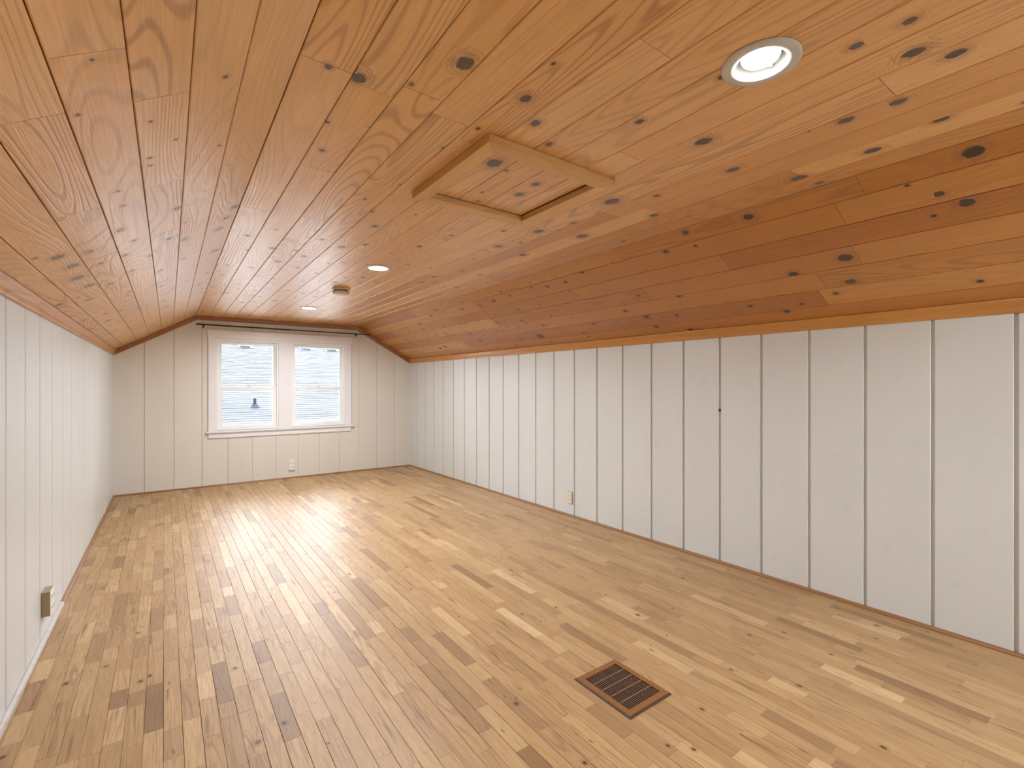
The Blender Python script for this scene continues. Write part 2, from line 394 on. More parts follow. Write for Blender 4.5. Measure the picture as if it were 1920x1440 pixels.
for key in 'LFR':
    sf = SFS[key]; J = JT[key]
    for i in range(len(J) - 1):
        f0, f1 = J[i], J[i + 1]
        cuts = sorted(y for f, y in BT[key] if f0 <= f < f1)
        ks = [k for k in KN[key] if f0 < k[0] < f1]
        # further joints and small knots where the picture shows them only as texture
        yy = (cuts[-1] if cuts else .5)
        while True:
            yy += RNG.uniform(1.6, 3.4)
            if yy > 6.8: break
            cuts.append(yy)
        yy = cuts[0]
        while True:
            yy -= RNG.uniform(1.3, 2.6)
            if yy < Y0 + .3: break
            cuts.append(yy)
        cuts.sort()
        y = 2.6
        while y < 7.1:
            y += RNG.uniform(.22, .75)
            if all(abs(k[1] - y) > .17 for k in ks):
                ks.append((f0 + (f1 - f0) * RNG.uniform(.12, .88), y, RNG.uniform(.005, .016)))
        y = Y0
        while y < .1:
            y += RNG.uniform(.3, .7); ks.append((f0 + (f1 - f0) * RNG.uniform(.15, .85), y, RNG.uniform(.008, .02)))
        e = [Y0] + cuts + [Y1 - .003]
        for a, b in zip(e, e[1:]):
            tc_ = {'L': .72, 'R': .16, 'F': .74 - .42 * (f0 + f1) / 2}[key]  # paler left, deeper right: window sheen painted into the board tones
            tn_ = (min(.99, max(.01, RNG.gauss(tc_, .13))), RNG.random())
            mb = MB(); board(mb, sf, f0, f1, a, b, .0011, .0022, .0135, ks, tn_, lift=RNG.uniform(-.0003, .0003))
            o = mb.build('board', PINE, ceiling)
            if key == 'F':
                for lx, ly in LAMPS:
                    xa = RL(ly) + (RR(ly) - RL(ly)) * f0; xb = RL(ly) + (RR(ly) - RL(ly)) * f1
                    if xa < lx + .07 and xb > lx - .07 and a < ly + .07 and b > ly - .07: boards_near_lamps.append((o, lx, ly))
# round holes in the boards for the cans
for o, lx, ly in boards_near_lamps:
    bm = bmesh.new(); bmesh.ops.create_cone(bm, cap_ends=True, segments=40, radius1=.0655, radius2=.0655, depth=.2)
    me = bpy.data.meshes.new('cut'); bm.to_mesh(me); bm.free()
    c = bpy.data.objects.new('cut', me); COL.objects.link(c); c.location = (lx, ly, ZC)
    m = o.modifiers.new('b', 'BOOLEAN'); m.operation = 'DIFFERENCE'; m.object = c; m.solver = 'EXACT'
    bpy.context.view_layer.update()
    nm = bpy.data.meshes.new_from_object(o.evaluated_get(bpy.context.evaluated_depsgraph_get()))
    o.modifiers.clear(); old = o.data; o.data = nm; nm.name = 'board'
    bpy.data.objects.remove(c); bpy.data.meshes.remove(me)

# ------------------------------------------------------------ floor: narrow oak strips
floor = slab('floor', [([(-.9, Y0 - .1, -.012), (3.7, Y0 - .1, -.012), (3.7, Y1 + .1, -.012), (-.9, Y1 + .1, -.012)], (0, 0, -.02))], 1.0, FLBACK)
tag(floor, 'oak strip floor with short random-length planks')
PW = .0595; XOFF = -.003
special = {  # row -> [(y0, y1, tone)] planks that stand out
    51: [(.826, 1.13, .99)], 41: [(.655, .957, 1.0)], 26: [(1.93, 2.30, 1.0)], 22: [(1.62, 2.0, .25)], 16: [(1.52, 1.82, .12)],
    3: [(2.28, 2.62, .03)], 5: [(3.12, 3.42, .2)], 6: [(2.50, 2.72, .10)], 36: [(1.72, 2.05, .95)], 31: [(2.35, 2.8, .97)], 46: [(.9, 1.3, .08)], 44: [(1.3, 1.75, .93)],
    34: [(1.35, 1.75, .12)], 29: [(1.52, 1.95, .10)], 19: [(1.40, 1.78, .15)]}
fw = (math.sin(YAW), math.cos(YAW)); rt = (math.cos(YAW), -math.sin(YAW))
def proj(x, y):
    d = x * fw[0] + y * fw[1]
    if d < .3: return None
    return 960 + 900 * (x * rt[0] + y * rt[1]) / d, 721.5 + 900 * 1.3 / d
planks = []
for k in range(-9, 57):
    xa, xb = XOFF + PW * k, XOFF + PW * (k + 1)
    sp = sorted(special.get(k, []))
    y = Y0 - RNG.uniform(0, .4); segs = []
    while y < Y1:
        short = xa < .25
        L = RNG.uniform(.09, .38) if short else (RNG.uniform(.14, .36) if RNG.random() < .35 else RNG.uniform(.3, .72))
        ye = y + L
        for s0, s1, t in sp:
            if y < s0 < ye + .1: ye = s0
        segs.append((y, ye, None)); y = ye
        for s0, s1, t in sp:
            if abs(y - s0) < 1e-6: segs.append((s0, s1, t)); y = s1
    prev = .5
    for a, b, t in segs:
        a, b = max(a, Y0), min(b, Y1 - .002)
        if b - a < .01: continue
        ym = (a + b) / 2; xl, xr = max(xa, WL(ym) + .002), min(xb, WR(ym) - .002)
        if xr - xl < .008: continue
        tt = t if t is not None else min(.93, max(.02, RNG.gauss(.52, .22)))
        x = [proj(xl, a), proj(xr, a), proj(xr, b), proj(xl, b)]
        ar = 0
        if all(x):
            cxm = sum(p[0] for p in x) / 4; cym = min(p[1] for p in x)
            if -30 < cxm < 1950 and cym < 1440:
                ar = abs(sum(x[i][0] * x[(i + 1) % 4][1] - x[(i + 1) % 4][0] * x[i][1] for i in range(4))) / 2
        planks.append((ar, xl, xr, a, b, tt))
planks.sort(key=lambda p: -p[0])
rest = MB(); nres = 0
for i, (ar, xl, xr, a, b, tt) in enumerate(planks):
    ks = []
    if RNG.random() < .12: ks = [(RNG.uniform(xl + .008, xr - .008), RNG.uniform(a + .02, b - .02), RNG.uniform(.004, .010))]
    mb = MB() if i < 300 else rest
    board(mb, FL, xl, xr, a, b, .0003 if RNG.random() < .5 else .0008, .0007, .011, ks, (tt, RNG.random()), seg=9, endgap=.0003, lift=RNG.uniform(-.00025, .00025))
    if i < 300: mb.build('plank', OAK, floor)
tag(rest.build('plank', OAK, floor, fixn=True), kind='stuff')

# ------------------------------------------------------------ walls
def side_wall(name, WF, sgn, joints, label):
    """knee wall: backing sheet and painted boards with a flat channel between them"""
    n = Vector((sgn, 0, 0))
    mb = MB()
    def pt(y, z, h): return Vector((WF(y) + sgn * h, y, z))
    for h0, h1 in ((-.010, -.03),):
        q = [pt(Y0 - .05, -.02, h0), pt(Y1 + .05, -.02, h0), pt(Y1 + .05, ZW + .08, h0), pt(Y0 - .05, ZW + .08, h0)]
        t = [pt(Y0 - .05, -.02, h1), pt(Y1 + .05, -.02, h1), pt(Y1 + .05, ZW + .08, h1), pt(Y0 - .05, ZW + .08, h1)]
        mb.face(q); mb.face(t[::-1])
        for i in range(4):
            j = (i + 1) % 4; mb.face([q[j], q[i], t[i], t[j]])
    wl = mb.build(name, GROOVE); tag(wl, label, kind='structure')
    for a, b in zip(joints, joints[1:]):     # descending y; channel of 17 mm just below every joint
        y1, y0 = a - .0165, b
        if a == joints[0]: y1 = a
        mb = MB(); c = .0022; prof = [(y0, -.010), (y0, -c), (y0 + c, 0), (y1 - c, 0), (y1, -c), (y1, -.010)]
        ou, ov = RNG.random() * 20, RNG.random() * 20; tone = (RNG.random(), RNG.random())
        kn = []
        z = RNG.uniform(.05, .4)
        while z < 1.6: kn.append((RNG.uniform(y0 + .04, y1 - .04), z, RNG.uniform(.010, .024))); z += RNG.uniform(.25, .7)
        zs = [0] + [ZW * i / 8 for i in range(1, 9)]
        lo, hi = 0.0, ZW + .02
        zs = [lo + (hi - lo) * i / 8 for i in range(9)]
        for i in range(8):
            k = min(kn, key=lambda q: abs(q[1] - (zs[i] + zs[i + 1]) / 2))
            for j in range(5):
                q = [(prof[j][0], zs[i], prof[j][1]), (prof[j + 1][0], zs[i], prof[j + 1][1]), (prof[j + 1][0], zs[i + 1], prof[j + 1][1]), (prof[j][0], zs[i + 1], prof[j][1])]
                mb.face([pt(*p) for p in q], [(p[0] + ou, p[1] + ov) for p in q], [((p[0] - k[0]) / k[2], (p[1] - k[1]) / k[2]) for p in q], tone)
        mb.build('wall_panel', WHITE, wl)
    return wl
RJ = [7.22, 6.969, 6.686, 6.400, 6.118, 5.830, 5.540, 5.245, 4.955, 4.660, 4.360, 4.060, 3.765, 3.466, 3.167, 2.862, 2.556, 2.256, 1.957, 1.659, 1.361, 1.064, .762, .454]
while RJ[-1] > Y0: RJ.append(max(Y0, RJ[-1] - .30))
LJ = [7.22, 7.02, 6.72, 6.42, 6.12, 5.82, 5.51, 5.20, 4.89, 4.575, 4.265, 3.955, 3.635, 3.322, 3.022, 2.708]
while LJ[-1] > Y0: LJ.append(max(Y0, LJ[-1] - .30))
wall_right = side_wall('wall_right', WR, -1, RJ, 'right knee wall of white painted vertical boards')
wall_left = side_wall('wall_left', WL, 1, LJ, 'left knee wall of white painted vertical boards')

# gable wall with the double window
OX0, OX1, OX2, OX3, OZ0, OZ1 = .546, 1.268, 1.434, 2.162, .712, 1.895
def roofz(x, y=7.2):
    if x < RL(y): return ZW + (ZC - ZW) * (x - WL(y)) / (RL(y) - WL(y))
    if x > RR(y): return ZW + (ZC - ZW) * (x - WR(y)) / (RR(y) - WR(y))
    return ZC
def xz_prism(mb, poly, ya, yb, tone=(.5, .5), bev=0.0, kn=None):
    """polygon in x,z (counter-clockwise), front at ya, back at yb, optional eased front edge"""
    n = len(poly); ou, ov = tone[0] * 20, tone[1] * 20
    cx = sum(p[0] for p in poly) / n; cz = sum(p[1] for p in poly) / n
    ins = []
    for (x, z) in poly: ins.append((x + (bev if x < cx else -bev), z))
    def ku(pts): return [((p[0] - kn[0]) / kn[2], (p[1] - kn[1]) / kn[2]) for p in pts] if kn else None
    F = ins if bev else poly
    mb.face([(x, ya, z) for x, z in F], [(x + ou, z + ov) for x, z in F], ku(F), tone)
    for i in range(n):
        j = (i + 1) % n
        if bev: mb.face([(ins[i][0], ya, ins[i][1]), (ins[j][0], ya, ins[j][1]), (poly[j][0], ya + bev, poly[j][1]), (poly[i][0], ya + bev, poly[i][1])], tone=tone)
        mb.face([(poly[i][0], ya + bev, poly[i][1]), (poly[j][0], ya + bev, poly[j][1]), (poly[j][0], yb, poly[j][1]), (poly[i][0], yb, poly[i][1])], tone=tone)
    mb.face([(x, yb, z) for x, z in poly[::-1]], tone=tone)
YB = 7.218
mb = MB()
for x0, x1, z0, z1 in ((-.62, OX0, -.02, OZ1), (OX1, OX2, OZ0, OZ1), (OX3, 3.4, -.02, OZ1), (OX0, OX3, -.02, OZ0)):
    mb.box(x0, x1, YB + .007, YB + .09, z0, z1)
mb.box(-.62, 3.4, YB + .007, YB + .09, OZ1, 2.30)
wall_back = mb.build('wall_back', GROOVEB, merge=False); tag(wall_back, 'far gable wall of cream painted vertical boards around the double window', kind='structure')
BX = [-.49, -.194, .096, .385, .670, .955, 1.240, 1.524, 1.808, 2.092, 2.373, 2.656, 2.938, 3.215]
for a, b in zip(BX, BX[1:]):
    x0, x1 = a + .003, b - .003
    def top(x0=x0, x1=x1):
        pts = [(x1, roofz(x1) + .012)]
        for r in (RR(7.2), RL(7.2)):
            if x0 < r < x1: pts.append((r, ZC + .012))
        return pts + [(x0, roofz(x0) + .012)]
    tn = (RNG.random(), RNG.random())
    pieces = []
    if x1 > OX0 and x0 < OX3 and not (x0 > OX1 and x1 < OX2):
        # cut round the window opening (casings lap over the ends)
        pieces.append([(x0, 0), (x1, 0), (x1, OZ0 - .005), (x0, OZ0 - .005)])
        pieces.append([(x0, OZ1 + .004), (x1, OZ1 + .004)] + top())
        if x0 < OX0: pieces.append([(x0, OZ0 - .004), (OX0 - .004, OZ0 - .004), (OX0 - .004, OZ1 + .003), (x0, OZ1 + .003)])
        if x1 > OX3: pieces.append([(OX3 + .004, OZ0 - .004), (x1, OZ0 - .004), (x1, OZ1 + .003), (OX3 + .004, OZ1 + .003)])
        if x0 < OX1 + .1 < x1 or x0 < OX2 - .02 < x1:
            xx0, xx1 = max(x0, OX1 + .004), min(x1, OX2 - .004)
            if xx1 - xx0 > .01: pieces.append([(xx0, OZ0 - .004), (xx1, OZ0 - .004), (xx1, OZ1 + .003), (xx0, OZ1 + .003)])
    else: pieces.append([(x0, 0), (x1, 0)] + top())
    kn = (RNG.uniform(x0 + .05, x1 - .05), RNG.uniform(.2, .9), .02)
    for p in pieces:
        mb = MB(); xz_prism(mb, p, YB, YB + .008, tn, .0018, kn); mb.build('wall_panel', CREAM, wall_back, merge=False)

# wall behind the photographer, with an added window around the fill light
mb = MB()
FX0, FX1, FZ0, FZ1 = 2.66, 3.20, .52, 1.58
for x0, x1, z0, z1 in ((-.62, FX0, -.02, 2.3), (FX1, 3.4, -.02, 2.3), (FX0, FX1, -.02, FZ0), (FX0, FX1, FZ1, 2.3)):
    mb.box(x0, x1, Y0 - .09, Y0, z0, z1)
wf = mb.build('wall_front', CREAM, merge=False); tag(wf, 'near gable wall of cream painted boards', kind='structure')
mb = MB()
for x0, x1, z0, z1 in ((FX0, FX1, FZ0, FZ0 + .05), (FX0, FX1, FZ1 - .05, FZ1), (FX0, FX0 + .05, FZ0, FZ1), (FX1 - .05, FX1, FZ0, FZ1), (FX0 + .05, FX1 - .05, 1.03, 1.07)):
    mb.box(x0, x1, Y0 - .07, Y0 - .02, z0, z1, .003)
w3 = mb.build('added_rear_window', VINYL, merge=False); tag(w3, 'added unseen window in the near gable, set round the fill light', kind='structure')
MB().box(FX0 + .03, FX1 - .03, Y0 - .05, Y0 - .046, FZ0 + .03, FZ1 - .03).build('glass_pane', GLASS, w3)

# ------------------------------------------------------------ crown, base and window trim
crown = [(0, -.056), (.011, -.056), (.014, -.046), (.016, -.030), (.022, -.012), (.026, 0), (.029, .006), (.029, .0115), (0, -.004)]
def run(name, mat, prof, WF, sgn, ya, yb, z, label, tone=(.5, .3)):
    mb = MB(); mb.prism(prof, (WF(ya), ya, z), (WF(yb), yb, z), (sgn, 0, 0), tone=tone)
    o = mb.build(name, mat); tag(o, label, kind='structure'); return o
c1 = run('trim_1', TRIMW, crown, WL, 1, 3.17, Y1, ZW, 'varnished wood crown moulding along the left knee wall', (.3, .4))
mb = MB(); mb.prism(crown, (WL(Y0), Y0, ZW), (WL(3.168), 3.168, ZW), (1, 0, 0), tone=(.9, .8)); mb.build('moulding_length', TRIMW, c1)
c2 = run('trim_2', TRIMW, crown, WR, -1, Y0, Y1, ZW, 'varnished wood crown moulding along the right knee wall', (.6, .2))
back_prof = [(0, -.052), (.010, -.052), (.014, -.040), (.018, -.012), (.024, -.006), (.024, .004), (0, .004)]
c3 = empty('trim_3', (1.34, YB, ZC), 'dark varnished moulding following the ceiling line on the far gable', kind='structure')
yb = YB - .001
pts = [(WL(yb), ZW), (RL(yb), ZC), (RR(yb), ZC), (WR(yb), ZW)]
mit = []
for i in range(4):
    p = Vector((pts[i][0], 0, pts[i][1]))
    mit.append(p)
for i in range(3):
    a, b = pts[i], pts[i + 1]; d = (Vector((b[0], 0, b[1])) - Vector((a[0], 0, a[1]))).normalized()
    nrm = Vector((-d.z, 0, d.x))
    mb = MB()
    def endup(k):      # mitred 'up' vectors at the joints
        if k == 0 or k == 3: return Vector((0, 0, 1)) / max(.2, abs(nrm.z))
        d0 = (mit[k] - mit[k - 1]).normalized(); d1 = (mit[k + 1] - mit[k]).normalized()
        n0 = Vector((-d0.z, 0, d0.x)); n1 = Vector((-d1.z, 0, d1.x)); m_ = (n0 + n1).normalized()
        return m_ / m_.dot(n0)
    u0, u1 = endup(i), endup(i + 1)
    A = [Vector((a[0], yb, a[1])) + Vector((0, -o_, 0)) + u0 * u_ for o_, u_ in back_prof]
    B = [Vector((b[0], yb, b[1])) + Vector((0, -o_, 0)) + u1 * u_ for o_, u_ in back_prof]
    m = len(back_prof); L = (B[0] - A[0]).length
    for j in range(m):
        k = (j + 1) % m; mb.face([A[j], B[j], B[k], A[k]], [(j * .02, 0), (j * .02, L), (j * .02 + .02, L), (j * .02 + .02, 0)], tone=(.1, .3))
    mb.face(A); mb.face(B[::-1])
    mb.build('moulding_length', TRIMD, c3)

shoe = [(0, 0), (.019, 0), (.018, .008), (.013, .014), (.006, .017), (0, .018)]
run('baseboard_right', SHOEW, shoe, WR, -1, Y0, Y1 - .02, 0, 'brown wood shoe moulding along the right wall')
bl = run('baseboard_left', SHOEW, shoe, WL, 1, 3.86, Y1 - .02, 0, 'wood shoe moulding along the left wall, white paint on its near length')
mb = MB(); mb.prism([(o * 1.05, u * 1.2) for o, u in shoe], (WL(Y0), Y0, 0), (WL(3.858), 3.858, 0), (1, 0, 0)); tag(mb.build('moulding_length', WORN, bl), 'worn white painted length')
mb = MB(); mb.prism(shoe, (WL(YB) + .0, YB, 0), (WR(YB) - .0, YB, 0), (0, -1, 0)); tag(mb.build('baseboard_back', SHOEW), 'dark wood shoe moulding along the far gable wall', kind='structure')

# casings
cas = empty('trim_4', (1.35, YB, 1.3), 'white painted casing, stool and apron around the double window', kind='structure')
T = .019
mb = MB()
pr = [(.436, 2.005), (2.284, 2.005), (2.284, 1.996), (2.256, 1.897), (.452, 1.897), (.436, 1.990)]
pr = [(.452, 1.897), (2.258, 1.897), (2.284, 2.005), (.432, 2.005)]
n_ = len(pr)
xz_prism(mb, pr, YB - T - .004, YB, (.2, .2), .0015)
mb.build('head_casing', TRIMP, cas, merge=False)
for x0, x1 in ((.452, OX0), (OX1, OX2), (OX3, 2.260)):
    MB().box(x0, x1, YB - T, YB, .707, 1.8965, .002).build('side_casing', TRIMP, cas)
MB().box(.430, 2.297, YB - .045, YB, .682, .7065, .004).box(OX0 + .001, OX3 - .001, YB - .001, YB + .03, .690, .7065, .001).build('stool', TRIMP, cas, merge=False)
MB().box(.452, 2.256, YB - T, YB, .615, .6815, .003).build('apron', TRIMP, cas)

# the two double-hung windows
def window(name, x0, x1, label):
    z0, z1 = OZ0, OZ1
    mb = MB(); ya, yb = YB - .004, YB + .085
    f = .020
    for a in ((x0, x0 + f, ya, yb, z0, z1), (x1 - f, x1, ya, yb, z0, z1), (x0 + f - .004, x1 - f + .004, ya + .0005, yb, z1 - f, z1), (x0 + f - .004, x1 - f + .004, ya + .0005, yb, z0, z0 + f)):
        mb.box(*a, .0015)
    # inner stop ribs between the tracks
    for yy in (YB + .026, YB + .058):
        for a in ((x0 + f, x0 + f + .012, yy, yy + .004, z0 + f, z1 - f), (x1 - f - .012, x1 - f, yy, yy + .004, z0 + f, z1 - f), (x0 + f, x1 - f, yy, yy + .004, z1 - f - .010, z1 - f)):
            mb.box(*a)
    o = mb.build(name, VINYL, merge=False); tag(o, label, kind='structure')
    def sash(ya, yb, a0, a1, b0, b1, r, rb, rtp, lock=False):
        m = MB()
        m.box(a0, a0 + r, ya, yb, b0, b1, .003); m.box(a1 - r, a1, ya, yb, b0, b1, .003)
        m.box(a0 + r, a1 - r, ya, yb, b0, b0 + rb, .003); m.box(a0 + r, a1 - r, ya, yb, b1 - rtp, b1, .003)
        s = m.build('sash', VINYL, o, merge=False)
        MB().box(a0 + r - .004, a1 - r + .004, (ya + yb) / 2 - .002, (ya + yb) / 2 + .002, b0 + rb - .004, b1 - rtp + .004).build('glass_pane', GLASS, s)
        if lock:
            xc = (a0 + a1) / 2
            l = MB().box(xc - .030, xc + .030, ya - .002, ya + .02, b1, b1 + .008, .002).box(xc - .004, xc + .034, ya - .006, ya + .006, b1 + .008, b1 + .015, .002).lathe([(.0, .014), (.010, .014), (.012, 0), (0, 0)], (xc, ya + .008, b1 + .006), 12)
            l.build('sash_lock', VINYL, s, merge=False)
    zm = 1.235
    sash(YB + .060, YB + .082, x0 + f + .002, x1 - f - .002, zm + .0, z1 - f - .001, .036, .042, .042)
    sash(YB + .030, YB + .054, x0 + f + .002, x1 - f - .002, z0 + f + .001, zm + .036, .040, .038, .040, True)
    return o
window('window_1', OX0, OX1, 'left double-hung white vinyl window')
window('window_2', OX2, OX3, 'right double-hung white vinyl window')

# ------------------------------------------------------------ outside: the neighbouring house
house = empty('neighboring_house', (2.5, 11, -2.5), 'grey shingled roof of the neighbouring house seen through the windows', 'house')
SHING = None
g = NT('asphalt_shingle'); t1, t2 = g.uv('tone'); tc = g.n('ShaderNodeTexCoord')
nn = g.noise(tc.outputs['Object'], 60, 3)
c = g.mix(t1, (.0215, .0222, .0248), (.0345, .0348, .0368)); c = g.mix(g.math('MULTIPLY', nn, .5), c, (.031, .0315, .034))
g.put(g.b.inputs['Base Color'], c); g.b.inputs['Roughness'].default_value = .9; SHING = g.m
EY, EZ, SLP = 11.0, .56, .355
ca = 1 / math.hypot(1, SLP)
def rp(x, s, h=0.0): return Vector((x, EY + s * ca - h * SLP * ca, EZ + s * SLP * ca + h * ca))
mb = MB(); q = [rp(-5, -.02, -.02), rp(15, -.02, -.02), rp(15, 6.9, -.02), rp(-5, 6.9, -.02)]
mb.face(q); mb.face([p + Vector((0, 0, -.12)) for p in q][::-1]);
for i in range(4):
    j = (i + 1) % 4; mb.face([q[j], q[i], q[i] + Vector((0, 0, -.12)), q[j] + Vector((0, 0, -.12))])
mb.build('roof_deck', SHING, house)
mb = MB(); ex = .12; R2 = random.Random(3)
for i in range(57):
    x = -3 + R2.random() * .3
    while x < 12:
        wv = R2.uniform(.16, .34); h = .005 + R2.random() * .006; t = (R2.random() ** .9, 0)
        a, b = i * ex, (i + 1) * ex + .01
        mb.face([rp(x, a, h), rp(x + wv - .003, a, h), rp(x + wv - .003, b, .001), rp(x, b, .001)], tone=t)
        mb.face([rp(x, a, -.004), rp(x + wv - .003, a, -.004), rp(x + wv - .003, a, h), rp(x, a, h)], tone=(.0, 0))
        x += wv
o = mb.build('shingles', SHING, house, merge=False); tag(o, kind='stuff')
GUT = plain('white_gutter', (.07, .071, .074), .4, var=.02)
MB().box(-5, 15, EY - .13, EY - .03, EZ - .085, EZ - .0, .012).build('gutter', GUT, house)
MB().box(-5, 15, EY - .03, EY + .0, EZ - .16, EZ - .01, .002).build('fascia', GUT, house)
HW = plain('siding', (.78, .78, .76), .7)
MB().box(-4.6, 14.6, EY + .35, 22, -3.0, EZ - .12, 0).build('house_wall', HW, house)
for x in (1.955, 3.66, 4.45):
    mt = Matrix.Translation(rp(x, 5.62, 0)) @ Matrix.Rotation(math.atan(SLP), 4, 'X')
    v = MB().box(-.20, .20, -.20, .20, .012, .020, .003, mat=mt).build('vent_flange', plain('dark_flange', (.016, .018, .022), .6), house)  # flange plate coloured darker than the shingles
    m2 = MB(); m2.box(-.13, .13, -.13, .12, .020, .085, .02, mat=mt); m2.build('roof_vent', GUT, house, merge=False)
    m3 = MB(); m3.box(-.12, .12, -.134, -.128, .022, .045, .001, mat=mt); m3.build('vent_slot', SLOT, house)
PIPE = plain('lead_pipe', (.010, .013, .016), .8, spec=.05)
px = rp(1.60, .82)
mp = MB(); mp.lathe([(.0, .17), (.030, .17), (.032, -.05)], (px.x, px.y, px.z), 16); mp.build('vent_pipe', PIPE, house)
mp = MB(); mp.lathe([(.04, .05), (.06, .01), (.14, -.03)], (px.x, px.y, px.z), 20); mp.build('pipe_flashing', plain('flashing', (.016, .019, .026), .8, spec=.1), house)
g = NT('concrete_yard'); tc = g.n('ShaderNodeTexCoord'); nn = g.noise(tc.outputs['Object'], 3, 4)
g.put(g.b.inputs['Base Color'], g.mix(nn, (.40, .39, .36), (.50, .49, .46))); g.b.inputs['Roughness'].default_value = .95
tag(MB().box(-30, 30, -30, 50, -3.1, -3.0).build('ground', g.m), 'pale concrete yard between the houses', kind='structure')

# ------------------------------------------------------------ curtain rod
RY = 7.158
rod = empty('curtain_rod', (1.44, RY, 2.06), 'thin black curtain rod on two brackets above the window', 'curtain rod')
def cyl_x(mb, x0, x1, y, z, r, n=14):
    mt = Matrix.Translation((x0, y, z)) @ Matrix.Rotation(math.pi / 2, 4, 'Y')
    mb.lathe([(0, 0), (r, 0), (r, x1 - x0), (0, x1 - x0)], (0, 0, 0), n, mat=mt, smooth=False); return mb
cyl_x(MB(), .345, 1.42, RY, 2.058, .0098).build('rod', BLACK, rod)
cyl_x(MB(), 1.42, 2.515, RY, 2.058, .0082).build('rod', BLACK, rod)
for x0 in (.322, 2.515): cyl_x(MB(), x0, x0 + .024, RY, 2.058, .0115).build('end_cap', BLACK, rod)
for x in (.402, 2.325):
    b = MB().box(x - .009, x + .009, YB - .004, YB - .0005, 2.022, 2.072, .001); b.box(x - .005, x + .005, RY, YB - .004, 2.040, 2.048, .001)
    b.box(x - .007, x + .007, RY - .012, RY + .012, 2.036, 2.0495, .002); b.build('bracket', BLACK, rod, merge=False)

# ------------------------------------------------------------ attic hatch frame
hatch = empty('attic_hatch', (1.23, 1.71, ZC), 'square attic hatch with raised mitred wood frame in the ceiling', 'hatch')
ox0, ox1, oy0, oy1 = .910, 1.545, 1.390, 2.028
zi, zb = ZC - .0018, ZC - .030
outer = [(ox0, oy0), (ox1, oy0), (ox1, oy1), (ox0, oy1)]; inner = [(HX0, HY0), (HX1, HY0), (HX1, HY1), (HX0, HY1)]
for i in range(4):
    j = (i + 1) % 4; mb = MB(); e = .0006
    O0, O1, I1, I0 = map(Vector, (outer[i], outer[j], inner[j], inner[i]))
    d = (O1 - O0).normalized() * e
    O0, I0, O1, I1 = O0 + d, I0 + d, O1 - d, I1 - d
    P = [O0, O1, I1, I0]; L = (O1 - O0).length
    uvb = [(0, 0), (0, L), (.065, L - .065), (.065, .065)]; uvb = [(a + i * 3, b) for a, b in uvb]
    mb.face([(p.x, p.y, zb) for p in P], uvb, None, (RNG.random(), .4))
    tn = (RNG.random(), .5)
    for k in range(4):
        l = (k + 1) % 4
        mb.face([(P[k].x, P[k].y, zb), (P[k].x, P[k].y, zi), (P[l].x, P[l].y, zi), (P[l].x, P[l].y, zb)], [(0, 0), (.03, 0), (.03, .6), (0, .6)], None, tn)
    mb.face([(p.x, p.y, zi) for p in P[::-1]], uvb, None, tn)
    mb.build('frame_piece', HATCHW, hatch)
# the lid: the same boards, set slightly back with a shadow gap round it
lid_kn = [(1.045, 1.56, .030), (1.12, 1.585, .008), (1.30, 1.62, .016), (1.31, 1.75, .020), (1.20, 1.93, .008), (1.16, 1.83, .007)]
fx = lambda x: (x - RL(1.7)) / (RR(1.7) - RL(1.7))
jx = [HX0 + .006, 1.109, 1.245, 1.380, HX1 - .012]
for a, b in zip(jx, jx[1:]):
    mb = MB(); kk = [(x, y, r) for x, y, r in lid_kn]
    board(mb, Surf(lambda y: 0.0, ZC - .005, lambda y: 1.0, ZC - .005, (0, 0, -1), 1.0), a, b, HY0 + .004, HY1 - .010, .0009, .0020, .004, kk, (RNG.uniform(.48, .85), RNG.uniform(.3, 1)))
    mb.build('lid_board', PINE, hatch)
mb = MB().box(HX0 + .0005, HX1 - .0005, HY0 + .0005, HY1 - .0005, ZC - .0035, ZC - .0022); mb.build('lid_gap', BACK, hatch)

# ------------------------------------------------------------ recessed downlights
lamp_lab = ['recessed round downlight nearest the camera, wide trim ring, at the upper right', 'recessed downlight in the middle of the ceiling before the smoke detector', 'recessed downlight farthest away, just in front of the gable window']
CANM = plain('cream_can', (.36, .36, .33), .35, var=.02); TRIMR = plain('trim_ring_white', (.55, .52, .45), .45, var=.02)
for i, (lx, ly) in enumerate(LAMPS):
    e = empty('downlight', (lx, ly, ZC), lamp_lab[i], 'ceiling light', 'recessed downlights in the ceiling')
    MB().lathe([(.064, .020), (.064, -.004), (.068, -.0065), (.090, -.0055), (.0985, -.0025), (.0985, -.0006), (.066, -.0006), (.066, .020)], (lx, ly, ZC), 48).build('trim_ring', TRIMR, e)
    MB().lathe([(.0638, .0), (.0638, .11), (0, .11), (0, .113), (.0655, .113), (.0655, 0.0)], (lx, ly, ZC), 48).build('can', CANM, e)
    bl_ = MB().lathe([(0, .0065), (.040, .0075), (.046, .010), (.048, .015), (.047, .020), (0, .020)], (lx, ly, ZC), 40).build('lamp_lens', BULB, e)
    MB().lathe([(.049, .016), (.049, .030), (.030, .085), (.014, .11), (0, .11)], (lx, ly, ZC), 32).build('lamp_body', WPLAST, e)
    if i == 0:
        for sx in (-1, 1):
            MB().box(sx * .0575 - .004, sx * .0575 + .004, -.006, .006, .012, .055, .001, mat=Matrix.Translation((lx, ly, ZC))).build('spring_clip', STEEL, e)
    l = area('lamp_light', (lx, ly, ZC + .004), (0, 0, 0), .088, .088, (11, 15, 15)[i], (.93, .96, 1.0), 'DISK')
    l.parent = e; l.matrix_parent_inverse = Matrix.Translation((-lx, -ly, -ZC))

